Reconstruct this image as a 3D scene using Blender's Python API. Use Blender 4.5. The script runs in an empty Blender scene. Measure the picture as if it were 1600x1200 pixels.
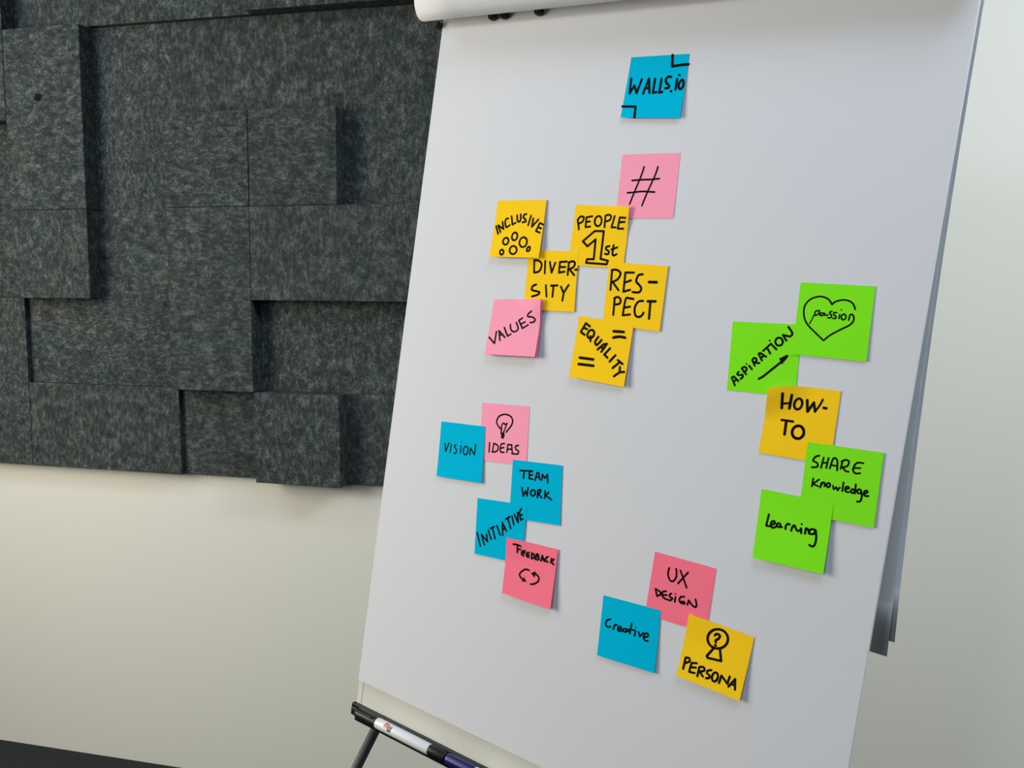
import bpy, bmesh, math, random
from mathutils import Vector, Matrix
random.seed(7)
S = bpy.context.scene
COL = S.collection
# ---- measurements of the place (metres, radians) ---------------------------
# camera: focal length and principal point for a 1600 px wide frame, distance D
# from the wall (wall face is y = 0), eye height H; flip chart: lower left corner
# of its paper (bx, by, bz), its yaw, backward tilt and lean; panels: grid origin
CAL = {'f': 1427.81759, 'sx': -83.01454, 'sy': -10.99945, 'D': 2.31967, 'H': 1.49123, 'yaw': -0.25623, 'pitch': -0.11312, 'roll': 0.00236, 'gx': -1.91455, 'gz': 0.91704, 'h1': 0.01725, 'h2': 0.05275, 'bx': -0.4711, 'by': -1.10459, 'bz': 0.8926, 'byaw': -0.39103, 'btilt': 0.10926, 'broll': -0.08101, 'pw': 0.67226}

# ---- camera -----------------------------------------------------------------
cam_data = bpy.data.cameras.new('camera'); cam = bpy.data.objects.new('camera', cam_data); COL.objects.link(cam)
S.camera = cam
def look_axes(yaw, pitch, roll):
    f = Vector((math.sin(yaw)*math.cos(pitch), math.cos(yaw)*math.cos(pitch), math.sin(pitch)))
    r = Vector((math.cos(yaw), -math.sin(yaw), 0)); u = r.cross(f)
    return math.cos(roll)*r + math.sin(roll)*u, -math.sin(roll)*r + math.cos(roll)*u, f
cr_, cu_, cf_ = look_axes(CAL['yaw'], CAL['pitch'], CAL['roll'])
m = Matrix.Identity(4)
for i in range(3):
    m[i][0], m[i][1], m[i][2] = cr_[i], cu_[i], -cf_[i]
m.translation = (0, -CAL['D'], CAL['H'])
cam.matrix_world = m
cam_data.sensor_width = 36
cam_data.lens = CAL['f']/1600*36
cam_data.shift_x = -CAL['sx']/1600
cam_data.shift_y = CAL['sy']/1600
cam_data.clip_start = .02
# ---- world, lights, exposure -------------------------------------------------
W = bpy.data.worlds.new('world'); S.world = W; W.use_nodes = True
W.node_tree.nodes['Background'].inputs[0].default_value = (1.0, .95, .86, 1)
W.node_tree.nodes['Background'].inputs[1].default_value = .03
S.view_settings.view_transform = 'Standard'; S.view_settings.look = 'None'
S.view_settings.gamma = 1; S.view_settings.use_curve_mapping = False
S.view_settings.exposure = .25
def area(name, loc, target, sx, sy, power, colour):
    l = bpy.data.lights.new(name, 'AREA'); l.shape = 'RECTANGLE'; l.size = sx; l.size_y = sy
    l.energy = power; l.color = colour
    o = bpy.data.objects.new(name, l); COL.objects.link(o); o.location = loc
    o.rotation_euler = (Vector(target)-Vector(loc)).to_track_quat('-Z', 'Y').to_euler()
    return o
area('window_daylight', (-3.0, -2.0, 1.9), (-.2, -.6, 1.3), 1.6, 1.5, 34, (1, .90, .64))
area('added_left_fill', (-2.4, -1.7, 1.7), (-.2, -.9, 1.3), 1.0, 1.2, 21, (1, .95, .84))  # second light from the left, added for brightness falloff across the paper
area('added_right_wall_fill', (1.5, -1.3, 2.95), (1.5, -1.3, 0), 1.2, .5, 53, (.83, .94, .98))  # unseen overhead light, added to brighten the wall right of the board
area('added_panel_fill', (-2.3, -1.3, 2.95), (-2.3, -1.3, 0), 1.2, .6, 17, (.62, .78, 1))  # unseen overhead fill, added for the panels and lower left wall
area('added_paper_fill', (.3, -2.05, 2.95), (.3, -2.0, 0), 1.0, .8, 14, (.68, .8, 1))  # added overhead fill, placed to lift the paper's upper right
area('added_shadow_light', (-1.1, -4.4, 2.3), (.3, 0, 1.4), .32, .32, 17, (.78, .86, 1))  # small unseen light, added to cast the board's soft shadow band
# ---- helpers ------------------------------------------------------------------
def tag(o, label=None, cat=None, group=None, kind=None):
    for k, v in (('label', label), ('category', cat), ('group', group), ('kind', kind)):
        if v: o[k] = v
    return o
def link(name, bm, mat, parent=None, matrix=None, smooth=False):
    me = bpy.data.meshes.new(name); bm.normal_update(); bm.to_mesh(me); bm.free()
    o = bpy.data.objects.new(name, me); COL.objects.link(o)
    if mat: me.materials.append(mat)
    if smooth:
        for p_ in me.polygons: p_.use_smooth = True
    if parent: o.parent = parent
    if matrix is not None: o.matrix_world = matrix if not parent else o.matrix_world
    return o
def empty(name, matrix):
    o = bpy.data.objects.new(name, None); COL.objects.link(o); o.matrix_world = matrix; o.empty_display_size = .05
    return o
def box(bm, lo, hi, bevel=0, seg=2):
    lo, hi = Vector(lo), Vector(hi)
    g = bmesh.ops.create_cube(bm, size=1)['verts']
    for v in g: v.co = Vector(((v.co.x+.5)*(hi.x-lo.x)+lo.x, (v.co.y+.5)*(hi.y-lo.y)+lo.y, (v.co.z+.5)*(hi.z-lo.z)+lo.z))
    if bevel:
        es = list({e for v in g for e in v.link_edges})
        bmesh.ops.bevel(bm, geom=es, offset=bevel, segments=seg, profile=.5, affect='EDGES')
def tube(bm, a, b, r, r2=None, n=20, profile=None):
    """lathe along a->b; profile = [(t, r)...] with t in 0..1"""
    a, b = Vector(a), Vector(b); d = (b-a); L = d.length; d.normalize()
    x = d.orthogonal().normalized(); y = d.cross(x)
    prof = profile or [(0, r), (1, r if r2 is None else r2)]
    rings = []
    for t, rr in prof:
        c = a+d*L*t
        rings.append([bm.verts.new(c+(x*math.cos(2*math.pi*i/n)+y*math.sin(2*math.pi*i/n))*rr) for i in range(n)])
    for r0, r1 in zip(rings, rings[1:]):
        for i in range(n): bm.faces.new((r0[i], r0[(i+1) % n], r1[(i+1) % n], r1[i]))
    bm.faces.new(rings[0][::-1]); bm.faces.new(rings[-1])
def smooth_path(P, closed, steps=5):
    out = []; n = len(P)
    for i in range(n-1):
        p0 = P[i-1] if i else (P[-2] if closed else P[0]); p1, p2 = P[i], P[i+1]
        p3 = P[i+2] if i+2 < n else (P[1] if closed else P[-1])
        for k in range(steps):
            t = k/steps
            out.append(tuple(.5*(2*b+(c-a)*t+(2*a-5*b+4*c-d)*t*t+(3*b-a-3*c+d)*t**3) for a, b, c, d in zip(p0, p1, p2, p3)))
    out.append(P[-1]); return out
# ---- materials -----------------------------------------------------------------
def material(name, colour, rough=.6, metal=0, spec=.5, trans=None):
    mt = bpy.data.materials.new(name); mt.use_nodes = True; b = mt.node_tree.nodes['Principled BSDF']
    b.inputs['Base Color'].default_value = (*colour, 1); b.inputs['Roughness'].default_value = rough
    b.inputs['Metallic'].default_value = metal; b.inputs['Specular IOR Level'].default_value = spec
    return mt
def N(mt, kind, **kw):
    n = mt.node_tree.nodes.new(kind)
    for k, v in kw.items():
        if k in n.inputs: n.inputs[k].default_value = v
        else: setattr(n, k, v)
    return n
def wire(mt, a, ai, b, bi): mt.node_tree.links.new(a.outputs[ai], b.inputs[bi])
def noise_bump(mt, scale, strength, dist=.002, coord='Object', stretch=(1, 1, 1), detail=4):
    b = mt.node_tree.nodes['Principled BSDF']
    tc = N(mt, 'ShaderNodeTexCoord'); mp = N(mt, 'ShaderNodeMapping'); mp.inputs['Scale'].default_value = stretch
    nz = N(mt, 'ShaderNodeTexNoise'); nz.inputs['Scale'].default_value = scale; nz.inputs['Detail'].default_value = detail
    bp = N(mt, 'ShaderNodeBump'); bp.inputs['Strength'].default_value = strength; bp.inputs['Distance'].default_value = dist
    wire(mt, tc, coord, mp, 'Vector'); wire(mt, mp, 'Vector', nz, 'Vector'); wire(mt, nz, 'Fac', bp, 'Height'); wire(mt, bp, 'Normal', b, 'Normal')
    return nz
def two_tone(mt, nz, c0, c1, p0=.3, p1=.7):
    b = mt.node_tree.nodes['Principled BSDF']; r = N(mt, 'ShaderNodeValToRGB')
    r.color_ramp.elements[0].color = (*c0, 1); r.color_ramp.elements[1].color = (*c1, 1)
    r.color_ramp.elements[0].position = p0; r.color_ramp.elements[1].position = p1
    wire(mt, nz, 'Fac', r, 'Fac'); wire(mt, r, 'Color', b, 'Base Color')
def felt(name, vertical):
    mt = material(name, (.06, .065, .066), .95, spec=.15); b = mt.node_tree.nodes['Principled BSDF']
    tc = N(mt, 'ShaderNodeTexCoord'); oi = N(mt, 'ShaderNodeObjectInfo')
    mul = N(mt, 'ShaderNodeVectorMath', operation='SCALE'); mul.inputs['Scale'].default_value = 37
    cmb = N(mt, 'ShaderNodeCombineXYZ'); add = N(mt, 'ShaderNodeVectorMath', operation='ADD')
    for i in 'XYZ': wire(mt, oi, 'Random', cmb, i)
    wire(mt, cmb, 'Vector', mul, 0); wire(mt, tc, 'Object', add, 0); wire(mt, mul, 'Vector', add, 1)
    mp = N(mt, 'ShaderNodeMapping'); mp.inputs['Scale'].default_value = (1, 1, .5) if vertical else (.5, 1, 1)
    wire(mt, add, 'Vector', mp, 'Vector')
    fib = N(mt, 'ShaderNodeTexNoise'); fib.inputs['Scale'].default_value = 105; fib.inputs['Detail'].default_value = 6; fib.inputs['Roughness'].default_value = .72
    blo = N(mt, 'ShaderNodeTexNoise'); blo.inputs['Scale'].default_value = 34; blo.inputs['Detail'].default_value = 8; blo.inputs['Roughness'].default_value = .75; blo.inputs['Distortion'].default_value = .3
    spk = N(mt, 'ShaderNodeTexNoise'); spk.inputs['Scale'].default_value = 420; spk.inputs['Detail'].default_value = 2
    hue = N(mt, 'ShaderNodeTexNoise'); hue.inputs['Scale'].default_value = 11; hue.inputs['Detail'].default_value = 2
    for n in (fib, hue): wire(mt, mp, 'Vector', n, 'Vector')
    for n in (blo, spk): wire(mt, add, 'Vector', n, 'Vector')
    m1 = N(mt, 'ShaderNodeMath', operation='MULTIPLY'); m1.inputs[1].default_value = .36
    m2 = N(mt, 'ShaderNodeMath', operation='MULTIPLY_ADD'); m2.inputs[1].default_value = .34
    m3 = N(mt, 'ShaderNodeMath', operation='MULTIPLY_ADD'); m3.inputs[1].default_value = .30
    wire(mt, fib, 'Fac', m1, 0); wire(mt, blo, 'Fac', m2, 0); wire(mt, m1, 0, m2, 2); wire(mt, spk, 'Fac', m3, 0); wire(mt, m2, 0, m3, 2)
    r = N(mt, 'ShaderNodeValToRGB'); e = r.color_ramp.elements
    e[0].position = .36; e[0].color = (.007, .010, .012, 1); e[1].position = .70; e[1].color = (.22, .25, .252, 1)
    mid = r.color_ramp.elements.new(.5); mid.color = (.037, .0445, .0455, 1)
    wire(mt, m3, 0, r, 'Fac')
    mix = N(mt, 'ShaderNodeMix', data_type='RGBA', blend_type='MULTIPLY'); mix.inputs[0].default_value = 1
    r2 = N(mt, 'ShaderNodeValToRGB'); r2.color_ramp.elements[0].position = .35; r2.color_ramp.elements[1].position = .65
    r2.color_ramp.elements[0].color = (1.05, .99, .95, 1); r2.color_ramp.elements[1].color = (.93, 1.0, 1.0, 1)
    wire(mt, hue, 'Fac', r2, 'Fac'); wire(mt, r, 'Color', mix, 6); wire(mt, r2, 'Color', mix, 7); wire(mt, mix, 2, b, 'Base Color')
    bp = N(mt, 'ShaderNodeBump'); bp.inputs['Strength'].default_value = .55; bp.inputs['Distance'].default_value = .002
    wire(mt, m3, 0, bp, 'Height'); wire(mt, bp, 'Normal', b, 'Normal')
    return mt
M = {}
M['felt_v'] = felt('grey_felt_upright_grain', True); M['felt_h'] = felt('grey_felt_level_grain', False)
M['wall'] = material('white_wall_paint', (.675, .665, .615), .7, spec=.25); noise_bump(M['wall'], 140, .12, .001)
M['carpet'] = material('dark_carpet', (.02, .024, .025), 1, spec=.1); two_tone(M['carpet'], noise_bump(M['carpet'], 260, .8, .004), (.008, .010, .011), (.045, .05, .05))
M['paper'] = material('flip_chart_paper', (.672, .684, .722), .75, spec=.2); noise_bump(M['paper'], 3.2, .25, .004, stretch=(.6, 2.2, 1), detail=1)
M['whiteboard'] = material('whiteboard_enamel', (.68, .68, .62), .25); noise_bump(M['whiteboard'], 30, .03)
M['frame'] = material('pale_frame', (.68, .68, .63), .4); noise_bump(M['frame'], 90, .04)
M['black'] = material('black_plastic', (.006, .007, .008), .42, spec=.35); noise_bump(M['black'], 200, .05)
M['leg'] = material('dark_grey_tube', (.045, .05, .047), .45, metal=.2); noise_bump(M['leg'], 150, .06)
M['rubber'] = material('black_rubber', (.012, .012, .012), .8); noise_bump(M['rubber'], 150, .2)
M['barrel'] = material('white_marker_plastic', (.72, .735, .75), .3); noise_bump(M['barrel'], 120, .02)
M['blue_cap'] = material('blue_marker_plastic', (.005, .004, .11), .35); noise_bump(M['blue_cap'], 120, .03)
M['red_print'] = material('red_print', (.60, .006, .010), .5); noise_bump(M['red_print'], 200, .02)
M['ink'] = material('black_marker_ink', (.003, .002, .002), .7, spec=.1); noise_bump(M['ink'], 300, .05)
for k, c in dict(blue=(.0, .47, .72), pink=(1, .36, .50), coral=(1, .19, .28), yellow=(1, .625, .016), green=(.225, .84, .018)).items():
    M[k] = material(k+'_note_paper', c, .8, spec=.03); noise_bump(M[k], 60, .05, .001)
# ---- the room -------------------------------------------------------------------
bm = bmesh.new(); box(bm, (-5.0, 0, -.05), (4.0, .12, 3.0)); tag(link('wall_back', bm, M['wall']), kind='structure')
bm = bmesh.new(); box(bm, (-5.0, -5.6, -.05), (4.0, 0, 0)); tag(link('floor', bm, M['carpet']), kind='structure')
# ---- felt panels on the wall -----------------------------------------------------
G = .25; BASE = .025; DEPTH = [BASE, BASE+CAL['h1'], BASE+CAL['h2']]
GX, GZ = CAL['gx'], CAL['gz']
# (first row, last row, first column, last column, depth step, upright grain, label); row 0 is the second visible row
PANELS = [
 (-1, -1, -1, -1, 2, 1, "thick dark grey felt panel cut by the photo's top left corner, shaded side showing"),
 (-1, -1, 0, 0, 0, 1, "recessed felt panel at the top edge, above the tall block with a hole"),
 (-1, -1, 1, 2, 1, 1, "double-width felt panel at the top edge, ending midway where a thicker one starts"),
 (-1, -1, 3, 5, 2, 1, "long thick felt panel at the top edge, running up to the flip chart's paper roll"),
 (0, 0, -1, -1, 2, 0, "sliver of thick felt panel at the left edge, above a recessed sliver"),
 (0, 1, 0, 0, 2, 0, "tall thick dark grey felt block with a small dark hole, at upper left"),
 (2, 2, 0, 0, 2, 1, "square thick felt block directly under the tall block with the dark hole"),
 (1, 2, -1, -1, 0, 0, "recessed felt panel sliver at the left edge, beside the lower half of the tall block"),
 (3, 4, -1, -1, 1, 1, "upright felt panel at the left edge, lowest one, bordering the white wall below"),
 (0, 1, 1, 1, 0, 1, "tall recessed felt panel in shade, right of the tall block with the dark hole"),
 (0, 0, 2, 3, 0, 1, "wide recessed felt panel above the two square horizontally grained blocks"),
 (0, 1, 4, 4, 0, 1, "tall recessed felt panel between two square blocks and the flip chart's upper left edge"),
 (0, 1, 5, 5, 1, 1, "raised felt panel mostly hidden by the flip chart, sliver under the paper roll"),
 (1, 1, 2, 2, 2, 0, "left one of two square thick felt blocks side by side"),
 (1, 1, 3, 3, 2, 0, "right one of two square thick felt blocks side by side"),
 (2, 2, 1, 1, 0, 0, "small recessed felt panel between the under-hole block and the tall middle block"),
 (2, 3, 2, 2, 2, 0, "tall thick felt block in the middle, under the left of two square blocks"),
 (2, 2, 3, 4, 2, 1, "wide thick felt block running from tall middle block to flip chart"),
 (3, 3, 0, 1, 0, 0, "wide recessed felt panel at lower left, with raised panels left of and below it"),
 (3, 3, 3, 4, 0, 1, "wide recessed felt panel under the double-width block, beside the flip chart"),
 (2, 3, 5, 5, 0, 1, "tall recessed felt panel hidden behind the flip chart's left part, at mid height"),
 (4, 4, 0, 1, 1, 1, "double-width felt panel in the bottom row at lower left, above the bare white wall"),
 (4, 4, 2, 2, 0, 0, "small recessed felt panel in the bottom row, left of the thick square corner block"),
 (4, 4, 3, 3, 2, 1, "thick square felt block sticking out in the bottom row, near the flip chart's left edge"),
 (4, 4, 4, 5, 0, 1, "recessed felt panel in the bottom row, partly hidden by the flip chart"),
]
gap = .0006
for r0, r1, c0, c1, d, vert, label in PANELS:
    gap = .0006 if d else .00015; x0, x1 = GX+c0*G+gap, GX+(c1+1)*G-gap; z0, z1 = GZ+(4-r1)*G+gap, GZ+(5-r0)*G-gap
    t = DEPTH[d]+random.uniform(-.0012, .0012)*(1 if d else .2)
    bm = bmesh.new(); cx, cz = (x0+x1)/2, (z0+z1)/2
    box(bm, (x0-cx, -t, z0-cz), (x1-cx, 0, z1-cz), .0012 if d else .0003, 1)
    o = link('acoustic_panel', bm, M['felt_v' if vert else 'felt_h'], matrix=Matrix.Translation((cx, -.0004, cz)))
    tag(o, label, 'acoustic panel', 'felt panels on the wall')
    if 'tall thick dark grey felt block with a small dark hole' in label:
        # shade of a small dent, painted as a black disc on the face
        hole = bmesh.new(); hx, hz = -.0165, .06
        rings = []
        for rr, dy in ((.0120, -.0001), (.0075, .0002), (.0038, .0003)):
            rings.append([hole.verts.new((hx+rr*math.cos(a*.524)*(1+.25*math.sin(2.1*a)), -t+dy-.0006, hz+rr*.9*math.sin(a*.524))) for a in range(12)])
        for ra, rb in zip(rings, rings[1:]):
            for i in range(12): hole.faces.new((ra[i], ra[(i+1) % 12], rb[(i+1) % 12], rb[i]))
        hole.faces.new(rings[-1]); h_ = link('painted_hole_shade', hole, M['ink'], o); tag(h_, 'painted shade of a small hole')
# ---- the board frame of reference: u along the board, v up it, n out of it ---------
b, t_, rr = CAL['byaw'], CAL['btilt'], CAL['broll']
U0 = Vector((math.cos(b), math.sin(b), 0)); N0 = Vector((math.sin(b), -math.cos(b), 0)); V0 = math.cos(t_)*Vector((0, 0, 1))-math.sin(t_)*N0
BU = math.cos(rr)*U0+math.sin(rr)*V0; BV = -math.sin(rr)*U0+math.cos(rr)*V0; BN = BU.cross(BV)
BO = Vector((CAL['bx'], CAL['by'], CAL['bz'])); PW = CAL['pw']
def frame_at(u, v, h):
    mm = Matrix.Identity(4)
    for i in range(3): mm[i][0], mm[i][1], mm[i][2] = BU[i], BV[i], BN[i]
    mm.translation = BO+BU*u+BV*v+BN*h
    return mm
BM = frame_at(0, 0, 0); BMI = BM.inverted()
# ---- flip chart easel ----------------------------------------------------------------
fc = tag(empty('flip_chart', BM), 'white flip chart easel leaning back, black tray and dark tube legs', 'flip chart')
bm = bmesh.new(); box(bm, (.004, -.040, -.016), (PW-.010, 1.012, -.0072)); link('whiteboard_panel', bm, M['whiteboard'], fc)
bm = bmesh.new()
for lo, hi in (((-.0045, -.042, -.017), (.006, 1.016, -.0067)), ((PW-.012, -.042, -.017), (PW-.0015, 1.016, -.0067)), ((.006, -.042, -.017), (PW-.012, -.037, -.0067)), ((.006, 1.006, -.017), (PW-.012, 1.016, -.0067))):
    box(bm, lo, hi, .001, 1)
link('board_frame', bm, M['frame'], fc)
# pen tray: folded profile run along the board
def run(bm, prof, u0, u1):
    rings = [[bm.verts.new((u, v, h)) for v, h in prof] for u in (u0, u1)]; n = len(prof)
    for i in range(n): bm.faces.new((rings[0][i], rings[0][(i+1) % n], rings[1][(i+1) % n], rings[1][i]))
    bm.faces.new(rings[0]); bm.faces.new(rings[1][::-1]); bmesh.ops.recalc_face_normals(bm, faces=bm.faces)
bm = bmesh.new(); run(bm, [(-.0375, -.0066), (-.037, .0), (-.0385, .0014), (-.043, .0006), (-.0440, .0012), (-.0502, .0012), (-.0545, .0008), (-.0550, -.0066)], -.0055, PW+.004)
run(bm, [(-.0512, .0004), (-.0512, .0100), (-.0509, .0118), (-.0512, .0128), (-.0535, .0122), (-.0545, .009), (-.0547, .0002)], .0125, PW-.012)
tray = link('marker_tray', bm, M['black'], fc); tag(tray, 'black marker tray')
bm = bmesh.new(); box(bm, (-.006, .9655, .0003), (PW+.006, .996, .011), .002, 2)
tag(link('clamp_bar', bm, M['black'], fc), 'black clamp bar under the paper roll')
for u in (.0885, .1075, .1625):
    bm = bmesh.new(); tube(bm, (u, .9572, .0006), (u, .9572, .009), .0058, n=24, profile=[(0, .0054), (.2, .0058), (.8, .0058), (1, .0045)])
    tag(link('clamp_knob', bm, M['black'], fc, smooth=False), 'black clamp knob')
bm = bmesh.new(); tube(bm, (-.0070, .9530, -.003), (-.0070, .9530, .010), .0052, n=20); tag(link('clamp_end', bm, M['rubber'], fc), 'black clamp end')
# legs: two in front, splayed outwards, one behind; each with a rubber foot on the floor
def leg(top, direction_uv):
    w0 = BM @ Vector(top); d = (BM.to_3x3() @ Vector(direction_uv)).normalized(); k = (w0.z-.02)/-d.z; w1 = w0+d*k
    bm = bmesh.new(); tube(bm, BMI @ w0, BMI @ w1, .0075, n=20); lg = link('leg', bm, M['leg'], fc, smooth=True)
    e = w1+d*.0195; bm = bmesh.new(); tube(bm, BMI @ (w1-d*.035), BMI @ Vector((e.x, e.y, .0)), .012, n=16); link('rubber_foot', bm, M['rubber'], lg)
leg((.060, .02, -.026), (-.38, -1, -.0))
leg((PW-.060, .02, -.026), (.22, -1, -.0))
leg((PW/2, .16, -.026), (.0, -1, -.45))
# ---- pad of paper --------------------------------------------------------------------
pad = tag(empty('flip_chart_pad', BM), 'large white paper pad on the flip chart, pages flipped over its top', 'paper pad')
bm = bmesh.new(); box(bm, (0, 0, -.0062), (PW, .999, 0), 0); sh = link('sheet_stack', bm, M['paper'], pad)
def flipped(u0, u1, hang_v, back_h, puff, slant, sway):
    """pages bent out over the clamp, up and over the top edge, hanging behind the board"""
    path = [(.992, .0125), (.975, .014), (.958, .018), (.9515, .025), (.9497, .033), (.953, .042+puff), (.964, .050+puff), (.980, .054+puff), (1.0, .053+puff), (1.018, .045+puff), (1.030, .030), (1.034, .012), (1.033, -.006), (1.026, -.020), (1.010, -.028), (.98, -.031)]
    P = smooth_path(path, False, 4)
    for k in range(1, 13):
        f = k/12; P.append((.98+(hang_v-.98)*f, -.031+(back_h+.031)*f))
    bm = bmesh.new(); rows = []
    cols = 12
    for j, (v, h) in enumerate(P):
        f = max(0, j-(len(P)-13))/12
        rows.append([bm.verts.new((u0+(u1-u0)*i/cols+slant*f*f-sway*f, v, h)) for i in range(cols+1)])
    for ra, rb in zip(rows, rows[1:]):
        for i in range(cols): bm.faces.new((ra[i], ra[i+1], rb[i+1], rb[i]))
    o = link('flipped_page', bm, M['paper'], pad, smooth=True)
    s = o.modifiers.new('thickness', 'SOLIDIFY'); s.thickness = .0011; s.offset = -1
    return o
flipped(-.012, PW-.004, .250, -.080, 0, .022, .013)
flipped(-.009, PW-.001, .266, -.086, .0035, .024, .014)
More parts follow.
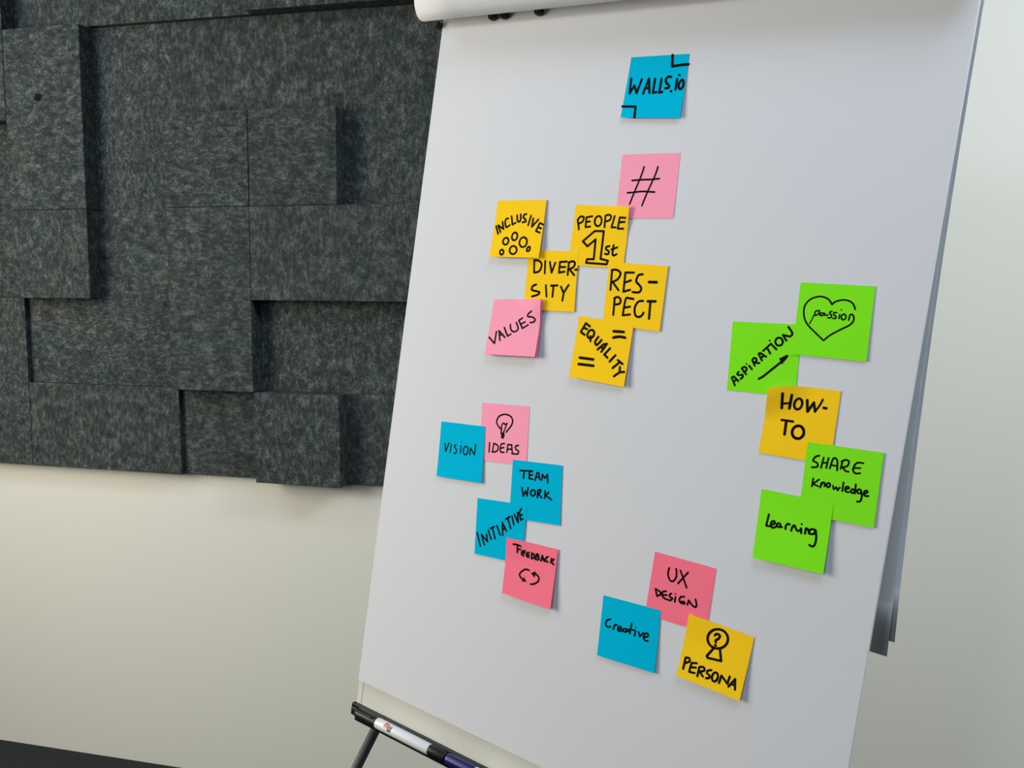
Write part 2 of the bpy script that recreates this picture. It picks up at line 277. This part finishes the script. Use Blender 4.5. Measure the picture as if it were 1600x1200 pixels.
# ---- sticky notes ------------------------------------------------------------------------
NOTES = {
  'walls': dict(c=[[303.8, 891.6], [378.9, 891.4], [380.6, 816.4], [303.1, 818.2]], level=0, lift=4, curl=None, bow=0, colour='blue', strokes=[
    ["h","l",36,64,647,83,400,142,529,203,403,252,628],
    ["h","l",36,317,392,376,638,425,401],
    ["h","l",36,330,473,405,486],
    ["h","l",36,481,630,483,403,546,413],
    ["h","l",36,591,626,591,404,641,414],
    ["h","c",36,750,647,704,657,668,614,686,558,734,515,734,477,678,472],
    ["h","l",41,784,424,786,424],
    ["h","l",36,854,613,855,449],
    ["h","l",41,881,675,883,675],
    ["h","c",36,930,596,897,535,907,473,947,455,974,514,961,580,930,596],
    ["d1","l",41,718,993,741,817,871,830,999,838],
    ["d2","l",38,-5,186,227,181,242,4],
]),
  'hash': dict(c=[[310.6, 774.3], [386.2, 777.2], [389.3, 700.9], [314.0, 696.9]], level=0, lift=0.4, curl=None, bow=0, colour='pink', strokes=[
    ["h","c",26,410,799,374,660,292,423,227,224],
    ["h","c",26,648,793,611,654,515,409,444,197],
    ["h","c",26,224,592,414,601,546,601,693,611],
    ["h","c",26,166,401,294,408,426,418,636,405],
]),
  'inclusive': dict(c=[[136.6, 712.1], [212.6, 715.9], [215.9, 640.8], [138.7, 637.0]], level=3, lift=5, curl=None, bow=0, colour='yellow', strokes=[
    ["h","l",32,40,544,105,407],
    ["h","l",32,151,439,78,561,205,493,158,622],
    ["h","c",32,272,683,223,670,219,601,261,527,321,567],
    ["h","l",32,332,721,375,573,438,607],
    ["h","c",32,444,737,462,658,501,622,527,658,514,754],
    ["h","c",32,631,757,591,748,577,703,621,667,637,626,574,615],
    ["h","l",32,730,730,697,563],
    ["h","l",32,783,680,775,535,888,663],
    ["h","l",32,997,574,923,602,869,463,950,436],
    ["h","l",32,897,530,966,508],
    ["d1","c",32,344,266,334,242,315,225,290,218,265,224,245,241,234,265,233,292,243,317,263,334,287,340,312,334,332,317,344,293,344,266],
    ["d2","c",32,511,354,502,326,484,306,460,297,435,302,415,319,403,346,401,376,410,405,428,425,452,434,477,429,497,411,510,384,511,354],
    ["d3","c",32,722,256,712,220,690,194,658,182,625,187,596,208,577,241,572,279,582,315,605,341,636,353,670,347,699,326,718,293,722,256],
    ["d4","c",32,280,82,278,63,268,48,254,40,237,41,222,51,210,67,205,86,208,106,218,120,232,128,249,127,264,117,276,101,280,82],
    ["d5","c",32,542,115,532,85,511,64,481,54,449,59,421,77,402,104,397,136,406,166,428,188,458,197,490,192,518,174,537,147,542,115],
    ["d6","c",32,801,141,792,125,780,114,767,110,755,114,746,125,743,141,746,159,754,175,766,186,779,190,792,186,800,175,803,159,801,141],
]),
  'people': dict(c=[[256.1, 711.5], [332.8, 711.7], [334.5, 637.4], [257.2, 635.6]], level=1, lift=0.5, curl=('TR', 4), bow=0, colour='yellow', strokes=[
    ["h","l",31,74,745,117,597],
    ["h","c",31,70,750,116,808,181,797,164,727,103,692],
    ["h","l",31,334,822,228,801,234,638,319,652],
    ["h","l",31,234,726,301,735],
    ["h","c",31,515,741,508,706,489,680,463,666,435,669,411,687,394,717,389,754,396,789,415,816,441,829,469,827,494,808,510,778,515,741],
    ["h","l",31,574,832,580,652],
    ["h","c",31,573,837,636,857,684,830,659,771,585,745],
    ["h","l",31,750,838,706,656,781,657],
    ["h","l",31,948,815,846,818,821,640,919,641],
    ["h","l",31,840,740,936,751],
    ["d","l",34,412,582,576,588,580,359,583,133,719,110,703,50,331,54,340,115,462,122,448,447,317,326,220,405,412,582],
    ["h","c",31,712,349,658,332,663,291,713,262,705,216,649,220],
    ["h","c",31,784,370,783,225,813,201,854,226],
    ["h","l",31,753,295,852,335],
]),
  'diversity': dict(c=[[195.7, 650.3], [269.8, 653.6], [276.1, 577.7], [200.5, 573.9]], level=2, lift=0.5, curl=None, bow=0, colour='yellow', strokes=[
    ["h","l",34,135,824,149,627],
    ["h","c",34,128,829,226,826,291,763,257,653,156,622],
    ["h","l",34,357,824,367,619],
    ["h","l",34,451,811,504,634,562,803],
    ["h","l",34,788,826,652,815,650,639,755,659],
    ["h","l",34,654,731,761,736],
    ["h","l",34,829,816,822,608],
    ["h","c",34,823,811,902,835,948,804,923,739,839,702],
    ["h","l",34,845,705,949,607],
    ["h","l",35,958,696,998,703],
    ["h","c",34,216,424,144,389,137,329,227,311,294,296,266,254,149,217],
    ["h","l",34,410,416,441,231],
    ["h","l",34,512,415,638,425],
    ["h","l",34,564,412,558,231],
    ["h","l",34,709,407,768,309],
    ["h","l",34,856,440,772,310,759,178],
]),
  'respect': dict(c=[[315.2, 644.0], [392.4, 644.8], [394.1, 567.5], [317.7, 568.1]], level=2, lift=0.5, curl=None, bow=0, colour='yellow', strokes=[
    ["h","l",33,60,870,74,554],
    ["h","c",33,54,870,140,881,215,832,184,741,98,684],
    ["h","l",33,99,679,215,561],
    ["h","l",33,442,859,298,849,303,547,414,585],
    ["h","l",33,308,691,411,735],
    ["h","c",33,598,844,525,822,500,729,556,679,602,624,573,562,460,554],
    ["h","l",42,719,733,845,741],
    ["h","l",33,166,435,175,162],
    ["h","c",33,158,428,217,454,271,417,262,352,184,328],
    ["h","c",33,493,448,420,452,359,432,342,175],
    ["h","l",33,342,175,466,201],
    ["h","l",33,355,299,450,323],
    ["h","c",33,661,435,583,416,534,324,556,206,619,180,669,208,692,256],
    ["h","l",39,737,437,868,450],
    ["h","l",35,784,437,797,174],
]),
  'values': dict(c=[[152.0, 581.6], [228.5, 589.1], [232.1, 514.8], [153.6, 507.4]], level=3, lift=7, curl=('TR', 6), bow=0, colour='pink', strokes=[
    ["h","l",28,29,309,162,202,157,418],
    ["h","l",28,261,260,206,433,350,318],
    ["h","l",28,235,348,294,372],
    ["h","l",28,305,492,399,341,460,382],
    ["h","c",28,416,551,445,460,517,422,587,474,529,589],
    ["h","l",28,643,669,574,628,670,487,771,551],
    ["h","l",28,620,560,705,601],
    ["h","c",28,823,789,755,740,751,696,843,688,902,649,880,605,807,591],
]),
  'equality': dict(c=[[283.9, 573.8], [359.7, 571.8], [360.8, 496.1], [284.2, 497.1]], level=3, lift=4, curl=None, bow=0, colour='yellow', strokes=[
    ["h","l",36,230,861,148,901,79,748,157,713],
    ["h","l",36,117,822,188,811],
    ["h","c",36,323,724,306,697,282,679,255,673,230,681,213,700,207,728,213,758,230,785,254,803,281,809,305,801,322,782,329,754,323,724],
    ["h","l",36,268,707,282,629],
    ["h","c",36,413,717,368,631,397,584,438,617,478,676],
    ["h","l",36,435,514,524,609,584,630,508,488],
    ["h","l",36,486,558,546,547],
    ["h","l",36,653,567,569,453,633,412],
    ["h","l",36,766,472,683,359],
    ["h","l",36,823,403,912,356],
    ["h","l",36,859,375,754,264],
    ["h","l",36,878,301,886,221],
    ["h","l",36,964,237,886,219,801,138],
    ["d1","l",42,668,845,847,860],
    ["d1","c",42,680,745,782,774,887,774],
    ["d2","l",42,137,335,386,345],
    ["d2","l",42,137,230,410,245],
]),
  'passion': dict(c=[[546.7, 639.6], [622.0, 642.1], [625.4, 564.4], [549.6, 562.2]], level=1, lift=1.2, curl=None, bow=0, colour='green', strokes=[
    ["d","c",21,774,679,742,747,679,786,594,793,502,763,462,722],
    ["d","c",21,462,722,413,784,333,818,257,815,163,774,101,692,93,591,120,493,181,410,285,325,409,227],
    ["d","c",21,409,227,493,311,631,404,729,466,771,529,764,587,738,609,715,594,708,531],
    ["h","l",15,248,581,192,438],
    ["h","c",19,248,581,251,612,297,628,305,601,277,566,236,558],
    ["h","c",19,383,593,339,598,317,575,338,560,374,579,391,570,428,578],
    ["h","c",19,473,630,445,617,453,596,477,571,465,542,430,540],
    ["h","c",19,541,616,504,616,502,589,535,564,530,537,495,539],
    ["h","l",19,581,595,577,540],
    ["h","l",17,594,659,596,659],
    ["h","c",19,665,560,659,544,648,533,636,528,623,531,612,541,606,556,606,573,612,589,623,600,636,605,648,602,659,592,665,577,665,560],
    ["h","l",19,717,605,708,531],
]),
  'aspiration': dict(c=[[478.9, 589.6], [555.0, 594.7], [560.2, 516.9], [484.6, 512.6]], level=0, lift=0.4, curl=None, bow=0, colour='green', strokes=[
    ["h","l",27,115,77,59,185,86,206,162,144],
    ["h","l",27,91,125,135,166],
    ["h","c",27,154,278,136,242,169,229,210,241,223,210,193,178],
    ["h","l",27,196,328,268,251],
    ["h","c",27,196,328,230,355,266,339,263,303,227,286],
    ["h","l",27,300,378,347,330],
    ["h","l",21,257,398,259,398],
    ["h","l",27,340,459,384,385],
    ["h","c",27,340,459,359,491,391,489,402,454,370,428],
    ["h","l",27,369,430,447,426],
    ["h","l",27,482,465,424,558,446,572,536,523],
    ["h","l",27,462,497,497,533],
    ["h","l",27,485,603,590,712],
    ["h","l",27,538,653,592,572],
    ["h","l",27,596,704,674,637],
    ["h","l",25,567,754,569,754],
    ["h","c",27,754,751,751,726,738,706,718,694,694,693,672,702,656,720,648,744,651,768,664,788,684,800,708,802,730,792,746,774,754,751],
    ["h","l",27,803,768,746,844],
    ["h","c",27,746,844,792,837,843,830,875,855,867,894,813,959],
    ["d","l",29,459,203,518,242,756,466],
    ["d","p",0,723,514,831,575,849,569,849,544,769,430],
]),
  'howto': dict(c=[[532.4, 521.1], [605.4, 530.5], [606.7, 452.8], [530.5, 450.5]], level=1, lift=0.5, curl=('TL', 7), bow=4.0, colour='yellow', strokes=[
    ["h","l",36,212,893,224,683],
    ["h","l",36,339,874,330,685],
    ["h","l",28,222,746,335,761],
    ["h","c",32,495,740,484,710,464,688,441,680,418,687,400,707,390,737,391,771,403,802,422,823,446,831,469,823,487,803,496,773,495,740],
    ["h","l",36,557,821,588,665,654,796,691,681],
    ["h","c",26,691,681,738,765,772,854],
    ["h","l",34,800,744,837,744],
    ["h","l",32,245,513,409,505],
    ["h","l",36,316,501,323,312],
    ["h","c",36,585,352,571,316,545,290,511,279,475,285,444,308,426,343,423,383,437,420,464,446,499,456,535,449,564,426,582,391,585,352],
]),
  'share': dict(c=[[580.6, 472.1], [656.1, 475.5], [658.8, 398.2], [583.6, 395.3]], level=2, lift=0.5, curl=None, bow=0, colour='green', strokes=[
    ["h","c",23,179,835,130,811,104,754,157,732,177,696,156,671,97,661],
    ["h","l",23,241,817,222,671],
    ["h","l",23,306,822,291,682],
    ["h","l",23,229,744,298,755],
    ["h","c",23,339,684,365,815,401,832,428,787,438,673],
    ["h","l",23,360,732,429,732],
    ["h","l",23,495,814,480,702],
    ["h","c",23,479,800,533,833,577,816,563,754,504,726],
    ["h","c",23,504,728,540,688,588,679],
    ["h","c",23,762,824,686,817,650,768,644,708,680,673,738,686],
    ["h","l",23,648,741,732,753],
    ["h","l",23,137,512,132,399],
    ["h","l",23,214,509,141,434,218,415],
    ["h","l",23,252,469,246,403],
    ["h","c",23,249,431,273,478,298,473,297,429],
    ["h","c",23,371,451,366,439,358,430,348,425,338,427,330,433,325,445,325,458,329,470,337,479,348,484,358,482,366,476,371,464,371,451],
    ["h","l",23,410,458,424,413,457,446,475,406,501,449],
    ["h","l",23,541,527,538,406],
    ["h","c",23,576,441,619,459,608,479,580,469,573,424,601,407,629,412],
    ["h","c",23,696,435,695,423,690,413,682,406,672,404,662,408,655,416,651,427,652,439,657,449,665,456,675,458,685,454,692,446,696,435],
    ["h","l",23,701,528,706,407],
    ["h","c",23,779,447,778,434,773,423,764,416,753,414,743,418,735,426,731,438,731,451,737,462,746,470,757,471,767,468,775,459,779,447],
    ["h","c",23,778,461,796,389,786,317,744,303],
    ["h","c",23,817,420,862,449,847,471,820,452,822,410,846,396,880,404],
]),
  'learning': dict(c=[[540.6, 411.9], [616.7, 413.5], [619.1, 339.0], [544.1, 336.2]], level=3, lift=4.5, curl=None, bow=0, colour='green', strokes=[
    ["h","l",28,150,658,132,493,177,495],
    ["h","c",28,202,520,249,553,234,581,199,560,199,502,230,485,263,505],
    ["h","c",28,343,525,306,512,279,525,290,559,322,561,335,526,355,519],
    ["h","c",28,408,505,405,542,425,584,456,582],
    ["h","c",28,487,500,497,551,521,583,546,545,574,517,606,533,618,563],
    ["h","l",28,618,563,627,495],
    ["h","l",25,616,623,619,624],
    ["h","c",28,680,501,683,573,711,568,736,513],
    ["h","c",28,810,567,811,551,804,535,791,522,774,514,756,513,742,520,733,533,732,549,738,565,751,578,769,586,786,587,801,580,810,567],
    ["h","c",28,814,582,835,485,831,381,798,345,760,359],
]),
  'ux': dict(c=[[428.9, 311.0], [504.5, 311.6], [504.7, 236.3], [428.5, 235.0]], level=0, lift=0.4, curl=None, bow=0, colour='coral', strokes=[
    ["h","c",27,273,813,266,720,309,634,361,626,401,692,398,779,381,829],
    ["h","l",27,454,822,593,591],
    ["h","l",27,577,824,448,618],
    ["h","l",27,106,433,146,334],
    ["h","c",27,106,435,185,411,197,371,147,329],
    ["h","c",27,282,448,224,417,234,359,279,329,371,325],
    ["h","l",27,237,377,298,389],
    ["h","c",27,370,434,345,411,356,379,398,366,371,325],
    ["h","l",27,443,404,443,324],
    ["h","l",22,432,448,435,448],
    ["h","c",27,578,443,526,428,510,374,538,339,594,339,592,366,548,361],
    ["h","l",27,645,338,656,408],
    ["h","c",27,655,411,714,358,773,338,783,389,756,455],
]),
  'creative': dict(c=[[372.0, 241.0], [447.4, 245.3], [452.2, 171.5], [376.4, 167.2]], level=1, lift=2.5, curl=None, bow=0, colour='blue', strokes=[
    ["h","c",26,169,642,109,611,93,545,129,507,183,526],
    ["h","l",26,250,572,233,496],
    ["h","c",26,241,535,263,575,293,583],
    ["h","c",26,316,516,366,544,356,569,318,555,315,506,348,490,382,517],
    ["h","c",26,463,530,458,519,448,510,434,506,421,506,410,511,404,520,403,532,408,543,418,552,431,556,445,556,456,551,462,542,463,530],
    ["h","c",26,462,557,470,525,504,538],
    ["h","l",26,538,669,521,500],
    ["h","l",26,488,564,599,576],
    ["h","l",26,617,568,606,489],
    ["h","l",18,613,625,615,626],
    ["h","l",26,668,567,697,502,744,572],
    ["h","c",26,765,500,830,545,819,584,777,567,758,504,788,464,838,468],
]),
  'persona': dict(c=[[482.3, 252.7], [558.0, 249.2], [554.8, 176.7], [479.5, 179.0]], level=1, lift=5, curl=('TL', 2), bow=0, colour='yellow', strokes=[
    ["d","c",36,637,835,636,768,606,703,554,653,488,628,423,632,372,667,344,723,345,791,375,856,428,906,494,930,558,925,609,891,637,835],
    ["d","c",35,439,814,466,849,512,838,499,782,466,747,473,715],
    ["d","l",41,476,670,478,671],
    ["d","l",35,456,607,386,465,404,443,609,473,556,633],
    ["h","l",32,80,319,81,141],
    ["h","c",32,80,319,132,333,151,289,91,236],
    ["h","l",32,263,301,188,277,180,131,264,146],
    ["h","l",32,181,204,265,233],
    ["h","l",32,316,264,316,115],
    ["h","c",32,316,264,378,282,397,238,322,186],
    ["h","l",32,337,195,398,144],
    ["h","c",32,500,286,447,252,449,214,488,198,495,162,450,137],
    ["h","c",32,616,215,612,184,601,157,584,140,565,137,548,147,536,169,531,199,535,230,546,256,563,273,582,277,599,266,611,244,616,215],
    ["h","l",32,650,142,663,265,772,179,783,298],
    ["h","l",32,797,145,867,292,897,139],
    ["h","l",32,820,193,882,205],
]),
  'vision': dict(c=[[90.4, 404.9], [165.0, 411.4], [173.0, 335.8], [96.6, 328.9]], level=1, lift=2.5, curl=None, bow=0, colour='blue', strokes=[
    ["h","l",23,129,609,157,468,219,633],
    ["h","l",23,271,614,260,461],
    ["h","c",23,380,615,346,576,395,525,392,469,349,457],
    ["h","l",23,492,606,492,480],
    ["h","l",18,493,678,497,679],
    ["h","c",23,653,536,647,502,632,476,612,460,590,460,570,474,557,500,553,533,559,566,574,593,594,608,616,609,636,595,649,568,653,536],
    ["h","l",23,704,469,705,591,806,477,815,665],
]),
  'ideas': dict(c=[[154.3, 442.1], [229.9, 449.9], [237.1, 373.3], [162.8, 365.2]], level=0, lift=0.4, curl=None, bow=0, colour='pink', strokes=[
    ["d","c",26,542,530,632,636,666,724,620,805,497,832,377,788,331,699,363,628,433,567,442,508],
    ["d","l",23,486,512,551,682,514,657,479,683,444,648,441,575,438,495],
    ["d","l",64,480,485,474,444],
    ["h","l",26,204,325,202,159],
    ["h","l",26,293,315,277,172],
    ["h","c",26,293,315,377,289,393,224,351,179,269,165],
    ["h","c",26,523,329,455,316,439,228,454,182,524,182],
    ["h","l",26,446,244,511,264],
    ["h","l",26,582,187,597,322,673,322,696,178],
    ["h","l",26,594,242,683,250],
    ["h","c",26,815,328,756,303,767,257,822,229,809,182,689,173],
]),
  'team': dict(c=[[215.6, 376.9], [290.1, 384.7], [299.0, 309.5], [222.6, 301.1]], level=1, lift=0.5, curl=None, bow=0, colour='blue', strokes=[
    ["h","l",29,160,829,414,845],
    ["h","l",29,245,833,241,705],
    ["h","l",29,414,840,354,833,355,712,430,709],
    ["h","l",29,352,763,418,782],
    ["h","l",29,477,697,509,827,542,831,569,719],
    ["h","l",29,487,750,560,758],
    ["h","l",29,610,712,617,810,667,751,716,821,728,682],
    ["h","l",29,221,542,258,400,296,494,335,413,345,556],
    ["h","c",29,495,479,489,457,475,439,456,428,435,428,417,437,405,454,402,476,408,498,422,517,441,527,461,528,479,518,491,501,495,479],
    ["h","l",29,544,523,538,409],
    ["h","c",29,535,522,593,549,593,506,551,471],
    ["h","l",29,558,468,627,417],
    ["h","l",29,686,540,686,416],
    ["h","l",29,759,526,697,468,818,407],
]),
  'initiative': dict(c=[[168.7, 314.5], [247.0, 323.4], [251.5, 246.5], [176.2, 239.8]], level=2, lift=0.4, curl=None, bow=0, colour='blue', strokes=[
    ["h","l",30,36,379,120,157],
    ["h","l",30,204,192,128,365,265,261,234,386],
    ["h","l",30,266,459,337,313],
    ["h","l",30,307,501,384,544],
    ["h","l",30,349,518,420,334],
    ["h","l",30,439,566,517,417],
    ["h","l",30,571,421,542,642,639,506],
    ["h","l",30,563,513,602,549],
    ["h","l",30,608,704,683,762],
    ["h","l",30,651,725,719,561],
    ["h","l",30,725,773,777,635],
    ["h","l",30,768,808,859,682,830,851],
    ["h","l",30,895,925,864,856,905,733,942,761],
    ["h","l",30,884,802,924,830],
]),
  'feedback': dict(c=[[225.1, 275.2], [301.5, 279.2], [305.6, 203.4], [231.1, 202.7]], level=3, lift=5, curl=('TL', 2.5), bow=0, colour='coral', strokes=[
    ["h","c",32,142,909,213,917,286,903],
    ["h","l",32,225,902,229,781],
    ["h","l",32,230,838,286,847],
    ["h","c",32,378,839,320,819,320,762,361,753],
    ["h","l",32,321,789,369,802],
    ["h","c",32,456,827,413,809,419,754,459,748],
    ["h","l",32,414,776,461,787],
    ["h","l",32,511,830,514,746],
    ["h","c",32,510,833,561,809,560,762,515,738],
    ["h","l",32,605,834,595,752],
    ["h","c",32,598,835,638,835,635,808,604,791],
    ["h","c",32,604,793,658,790,649,750,592,744],
    ["h","l",32,704,742,718,836,769,748],
    ["h","l",32,713,771,758,781],
    ["h","c",32,828,839,795,815,788,768,833,755],
    ["h","l",32,902,828,893,758],
    ["h","l",32,945,821,896,781,950,737],
    ["d1","c",30,493,530,416,526,336,457,317,397,373,350],
    ["d1","p",0,407,396,473,321,369,306],
    ["d2","c",30,556,307,623,328,696,393,694,464,624,506],
    ["d2","p",0,535,493,620,543,634,499,612,433],
]),
}

LABELS = {
 'walls': "blue sticky note at the top of the sheet, brackets drawn in two corners",
 'hash': "pink sticky note with a large hash sign, second from the top",
 'inclusive': "yellow sticky note with INCLUSIVE arched over six small circles",
 'people': "yellow sticky note with PEOPLE and a large outlined 1st",
 'diversity': "yellow sticky note reading DIVER-SITY on two lines, overlapping its neighbours",
 'respect': "yellow sticky note reading RES-PECT in large letters",
 'values': "pink sticky note reading VALUES on a slant, its bottom edge lifting",
 'equality': "yellow sticky note with EQUALITY slanting down between two equals signs",
 'passion': "green sticky note with the word passion inside a drawn heart",
 'aspiration': "green sticky note with ASPIRATION slanting up along a drawn arrow",
 'howto': "orange-yellow sticky note reading HOW-TO, its top left corner curled",
 'share': "green sticky note reading SHARE Knowledge, near the sheet's right edge",
 'learning': "green sticky note reading Learning, lowest of the green notes",
 'ux': "coral pink sticky note reading UX DESIGN, near the bottom",
 'creative': "blue sticky note reading Creative, lowest of the blue notes",
 'persona': "yellow sticky note reading PERSONA under a round head with a question mark",
 'ideas': "pink sticky note reading IDEAS under a drawn light bulb",
 'vision': "blue sticky note reading VISION, nearest the sheet's left edge",
 'team': "blue sticky note reading TEAM WORK on two lines",
 'initiative': "blue sticky note with INITIATIVE slanting upwards, corner covered by a coral note",
 'feedback': "coral pink sticky note reading FEEDBACK above two curved arrows",
}
def smoothstep(x): x = min(1, max(0, x)); return x*x*(3-2*x)
def build_note(key, d):
    c = [Vector((x/1000, y/1000)) for x, y in d['c']]            # top left, top right, bottom right, bottom left
    mid = sum(c, Vector((0, 0)))/4
    hb = (.3+.6*d['level'])/1000
    def height(s, t):
        h = hb+d['lift']/1000*(1-max(0, min(1, t)))**1.5
        if d['curl']:
            cs = 0 if d['curl'][0] == 'TL' else 1
            q = math.hypot(s-cs, (t-1)*1.2)/.62; h += d['curl'][1]/1000*(1-smoothstep(q))
        return h
    def at(s, t, extra=0):
        a = c[0].lerp(c[1], s)+Vector((0, d.get('bow', 0)/1000*2.6*max(0, s)**.5*(1-s))); b_ = c[3].lerp(c[2], s); q = b_.lerp(a, t)-mid
        return Vector((q.x, q.y, height(s, t)+extra))
    G_ = 16; bm = bmesh.new()
    top = [[bm.verts.new(at(i/G_, j/G_)) for i in range(G_+1)] for j in range(G_+1)]
    for j in range(G_):
        for i in range(G_): bm.faces.new((top[j][i], top[j][i+1], top[j+1][i+1], top[j+1][i]))
    o = link('sticky_note', bm, M[d['colour']], matrix=frame_at(mid.x, mid.y, 0), smooth=True)
    s = o.modifiers.new('thickness', 'SOLIDIFY'); s.thickness = .00012; s.offset = -1
    s = o.modifiers.new('edges', 'EDGE_SPLIT'); s.split_angle = math.radians(40)
    tag(o, LABELS[key], 'sticky note', 'sticky notes on the flip chart')
    if key == 'values':      # a second sheet clings under the first
        bm = bmesh.new(); dx = Vector((.0012, -.0004, 0))
        vs = [[bm.verts.new(Vector((*(at(i/8, j/8)+dx).xy, hb*.6+(height(i/8, j/8)-hb)*.55))) for i in range(9)] for j in range(9)]
        for j in range(8):
            for i in range(8): bm.faces.new((vs[j][i], vs[j][i+1], vs[j+1][i+1], vs[j+1][i]))
        link('under_sheet', bm, M[d['colour']], o, smooth=True)
    bms = {}
    side = .076
    for st in d['strokes']:
        part, kind, w = st[:3]; P = [(st[i]/1000, st[i+1]/1000) for i in range(3, len(st), 2)]
        if part not in bms: bms[part] = bmesh.new()
        bm = bms[part]
        if kind == 'p':
            bm.faces.new([bm.verts.new(at(x, y, .00016)) for x, y in P]); continue
        if kind == 'c': P = smooth_path(P, P[0] == P[-1])
        hw = w/2000*1.1
        for (xa, ya), (xb, yb) in zip(P, P[1:]):
            dx, dy = xb-xa, yb-ya; L = math.hypot(dx, dy)
            if L < 1e-5: continue
            k = max(1, int(L/.08)); nx, ny = -dy/L*hw, dx/L*hw; prev = None
            for q in range(k+1):
                x, y = xa+dx*q/k, ya+dy*q/k
                cur = (bm.verts.new(at(x+nx, y+ny, .00016)), bm.verts.new(at(x-nx, y-ny, .00016)))
                if prev: bm.faces.new((prev[0], prev[1], cur[1], cur[0]))
                prev = cur
        for x, y in P:
            bm.faces.new([bm.verts.new(at(x+hw*math.cos(a*math.pi/5), y+hw*math.sin(a*math.pi/5), .00016)) for a in range(10)])
    for part, bm in bms.items():
        bmesh.ops.recalc_face_normals(bm, faces=bm.faces)
        q = link('handwriting' if part == 'h' else 'drawing', bm, M['ink'], o)
        tag(q, 'black handwriting' if part == 'h' else 'black line drawing')
for key, d in NOTES.items(): build_note(key, d)
# ---- markers in the tray --------------------------------------------------------------------
def marker(u0, v0, u1, v1, h, segs, label, cap_from):
    """segs: (part, start, end, radius profile, material)"""
    a = Vector((u0, v0, h)); b_ = Vector((u1, v1, h)); d = (b_-a).normalized()
    root = tag(empty('whiteboard_marker', frame_at(u0, v0, h)), label, 'marker', 'markers in the tray')
    out = {}
    for part, s, e, prof, mt in segs:
        bm = bmesh.new(); tube(bm, d*s, d*e, .008, n=28, profile=prof); o = link(part, bm, mt, root, smooth=True)
        md = o.modifiers.new('edges', 'EDGE_SPLIT'); md.split_angle = math.radians(35); out[part] = o
    return root, out, d
R0 = .00785
root, parts, d = marker(.0132, -.0428, .180, -.0428, .0096, [
    ('cap', 0, .0408, [(0, R0*.8), (.04, R0*.93), (.1, R0), (1, R0*1.04)], M['black']),
    ('barrel', .0408, .1393, [(0, R0*.96), (.02, R0), (.98, R0), (1, R0*.93)], M['barrel']),
    ('end_plug', .1393, .1668, [(0, R0*.9), (.1, R0*.93), (.85, R0*.90), (1, R0*.7)], M['black'])],
    'white whiteboard marker with black cap and red-black print, lying in the tray', 0)
for p_ in ('cap', 'end_plug'): tag(parts[p_], 'black '+p_.replace('_', ' '))
bm = bmesh.new(); box(bm, (-.004, .0058, .0055), (.034, .0076, .0088), .0006, 1); link('cap_clip', bm, M['black'], parts['cap'])
# print on the barrel: strokes wrapped around it
side = d.cross(Vector((0, 0, 1))).normalized() * -1      # across the barrel, towards the board's top
def barrel_print(strokes, mt, label):
    bm = bmesh.new(); r_ = R0+.00012
    def on(x, y):
        ang = math.radians(38)+y/r_*1.0
        return d*x+(side*math.sin(ang)+Vector((0, 0, 1))*math.cos(ang))*r_
    for w, P in strokes:
        for (xa, ya), (xb, yb) in zip(P, P[1:]):
            L = math.hypot(xb-xa, yb-ya); nx, ny = -(yb-ya)/L*w, (xb-xa)/L*w; prev = None
            for q in range(5):
                x, y = xa+(xb-xa)*q/4, ya+(yb-ya)*q/4
                cur = (bm.verts.new(on(x+nx, y+ny)), bm.verts.new(on(x-nx, y-ny)))
                if prev: bm.faces.new((prev[0], prev[1], cur[1], cur[0]))
                prev = cur
    bmesh.ops.recalc_face_normals(bm, faces=bm.faces)
    tag(link('printed_mark', bm, mt, parts['barrel']), label)
k = .001; X = .0590
barrel_print([(.00075, [(X+a*k, -2.2*k), (X+a*k+.6*k, 4.6*k)]) for a in (0, 2.6, 5.2)]+[(.0008, [(X+.4*k, 4.8*k), (X+5.9*k, 4.8*k)])], M['red_print'], 'red print')
barrel_print([(.0008, [(X+a*k+.5*k, 2.6*k), (X+a*k, -4.4*k)]) for a in (7.4, 10.0, 12.6)]+[(.0008, [(X+7.0*k, -4.6*k), (X+12.9*k, -4.6*k)])], M['black'], 'black print')
root, parts, d = marker(.1830, -.0428, .33, -.0428, .0096, [
    ('cap', 0, .047, [(0, R0*.86), (.04, R0*.96), (.1, R0), (1, R0*1.04)], M['blue_cap']),
    ('barrel', .047, .120, [(0, R0*.96), (.02, R0), (.98, R0), (1, R0*.93)], M['barrel']),
    ('end_plug', .120, .1375, [(0, R0*.9), (.1, R0*.93), (.85, R0*.90), (1, R0*.7)], M['blue_cap'])],
    'blue capped whiteboard marker in the tray, cut off by the bottom edge of the photo', 0)
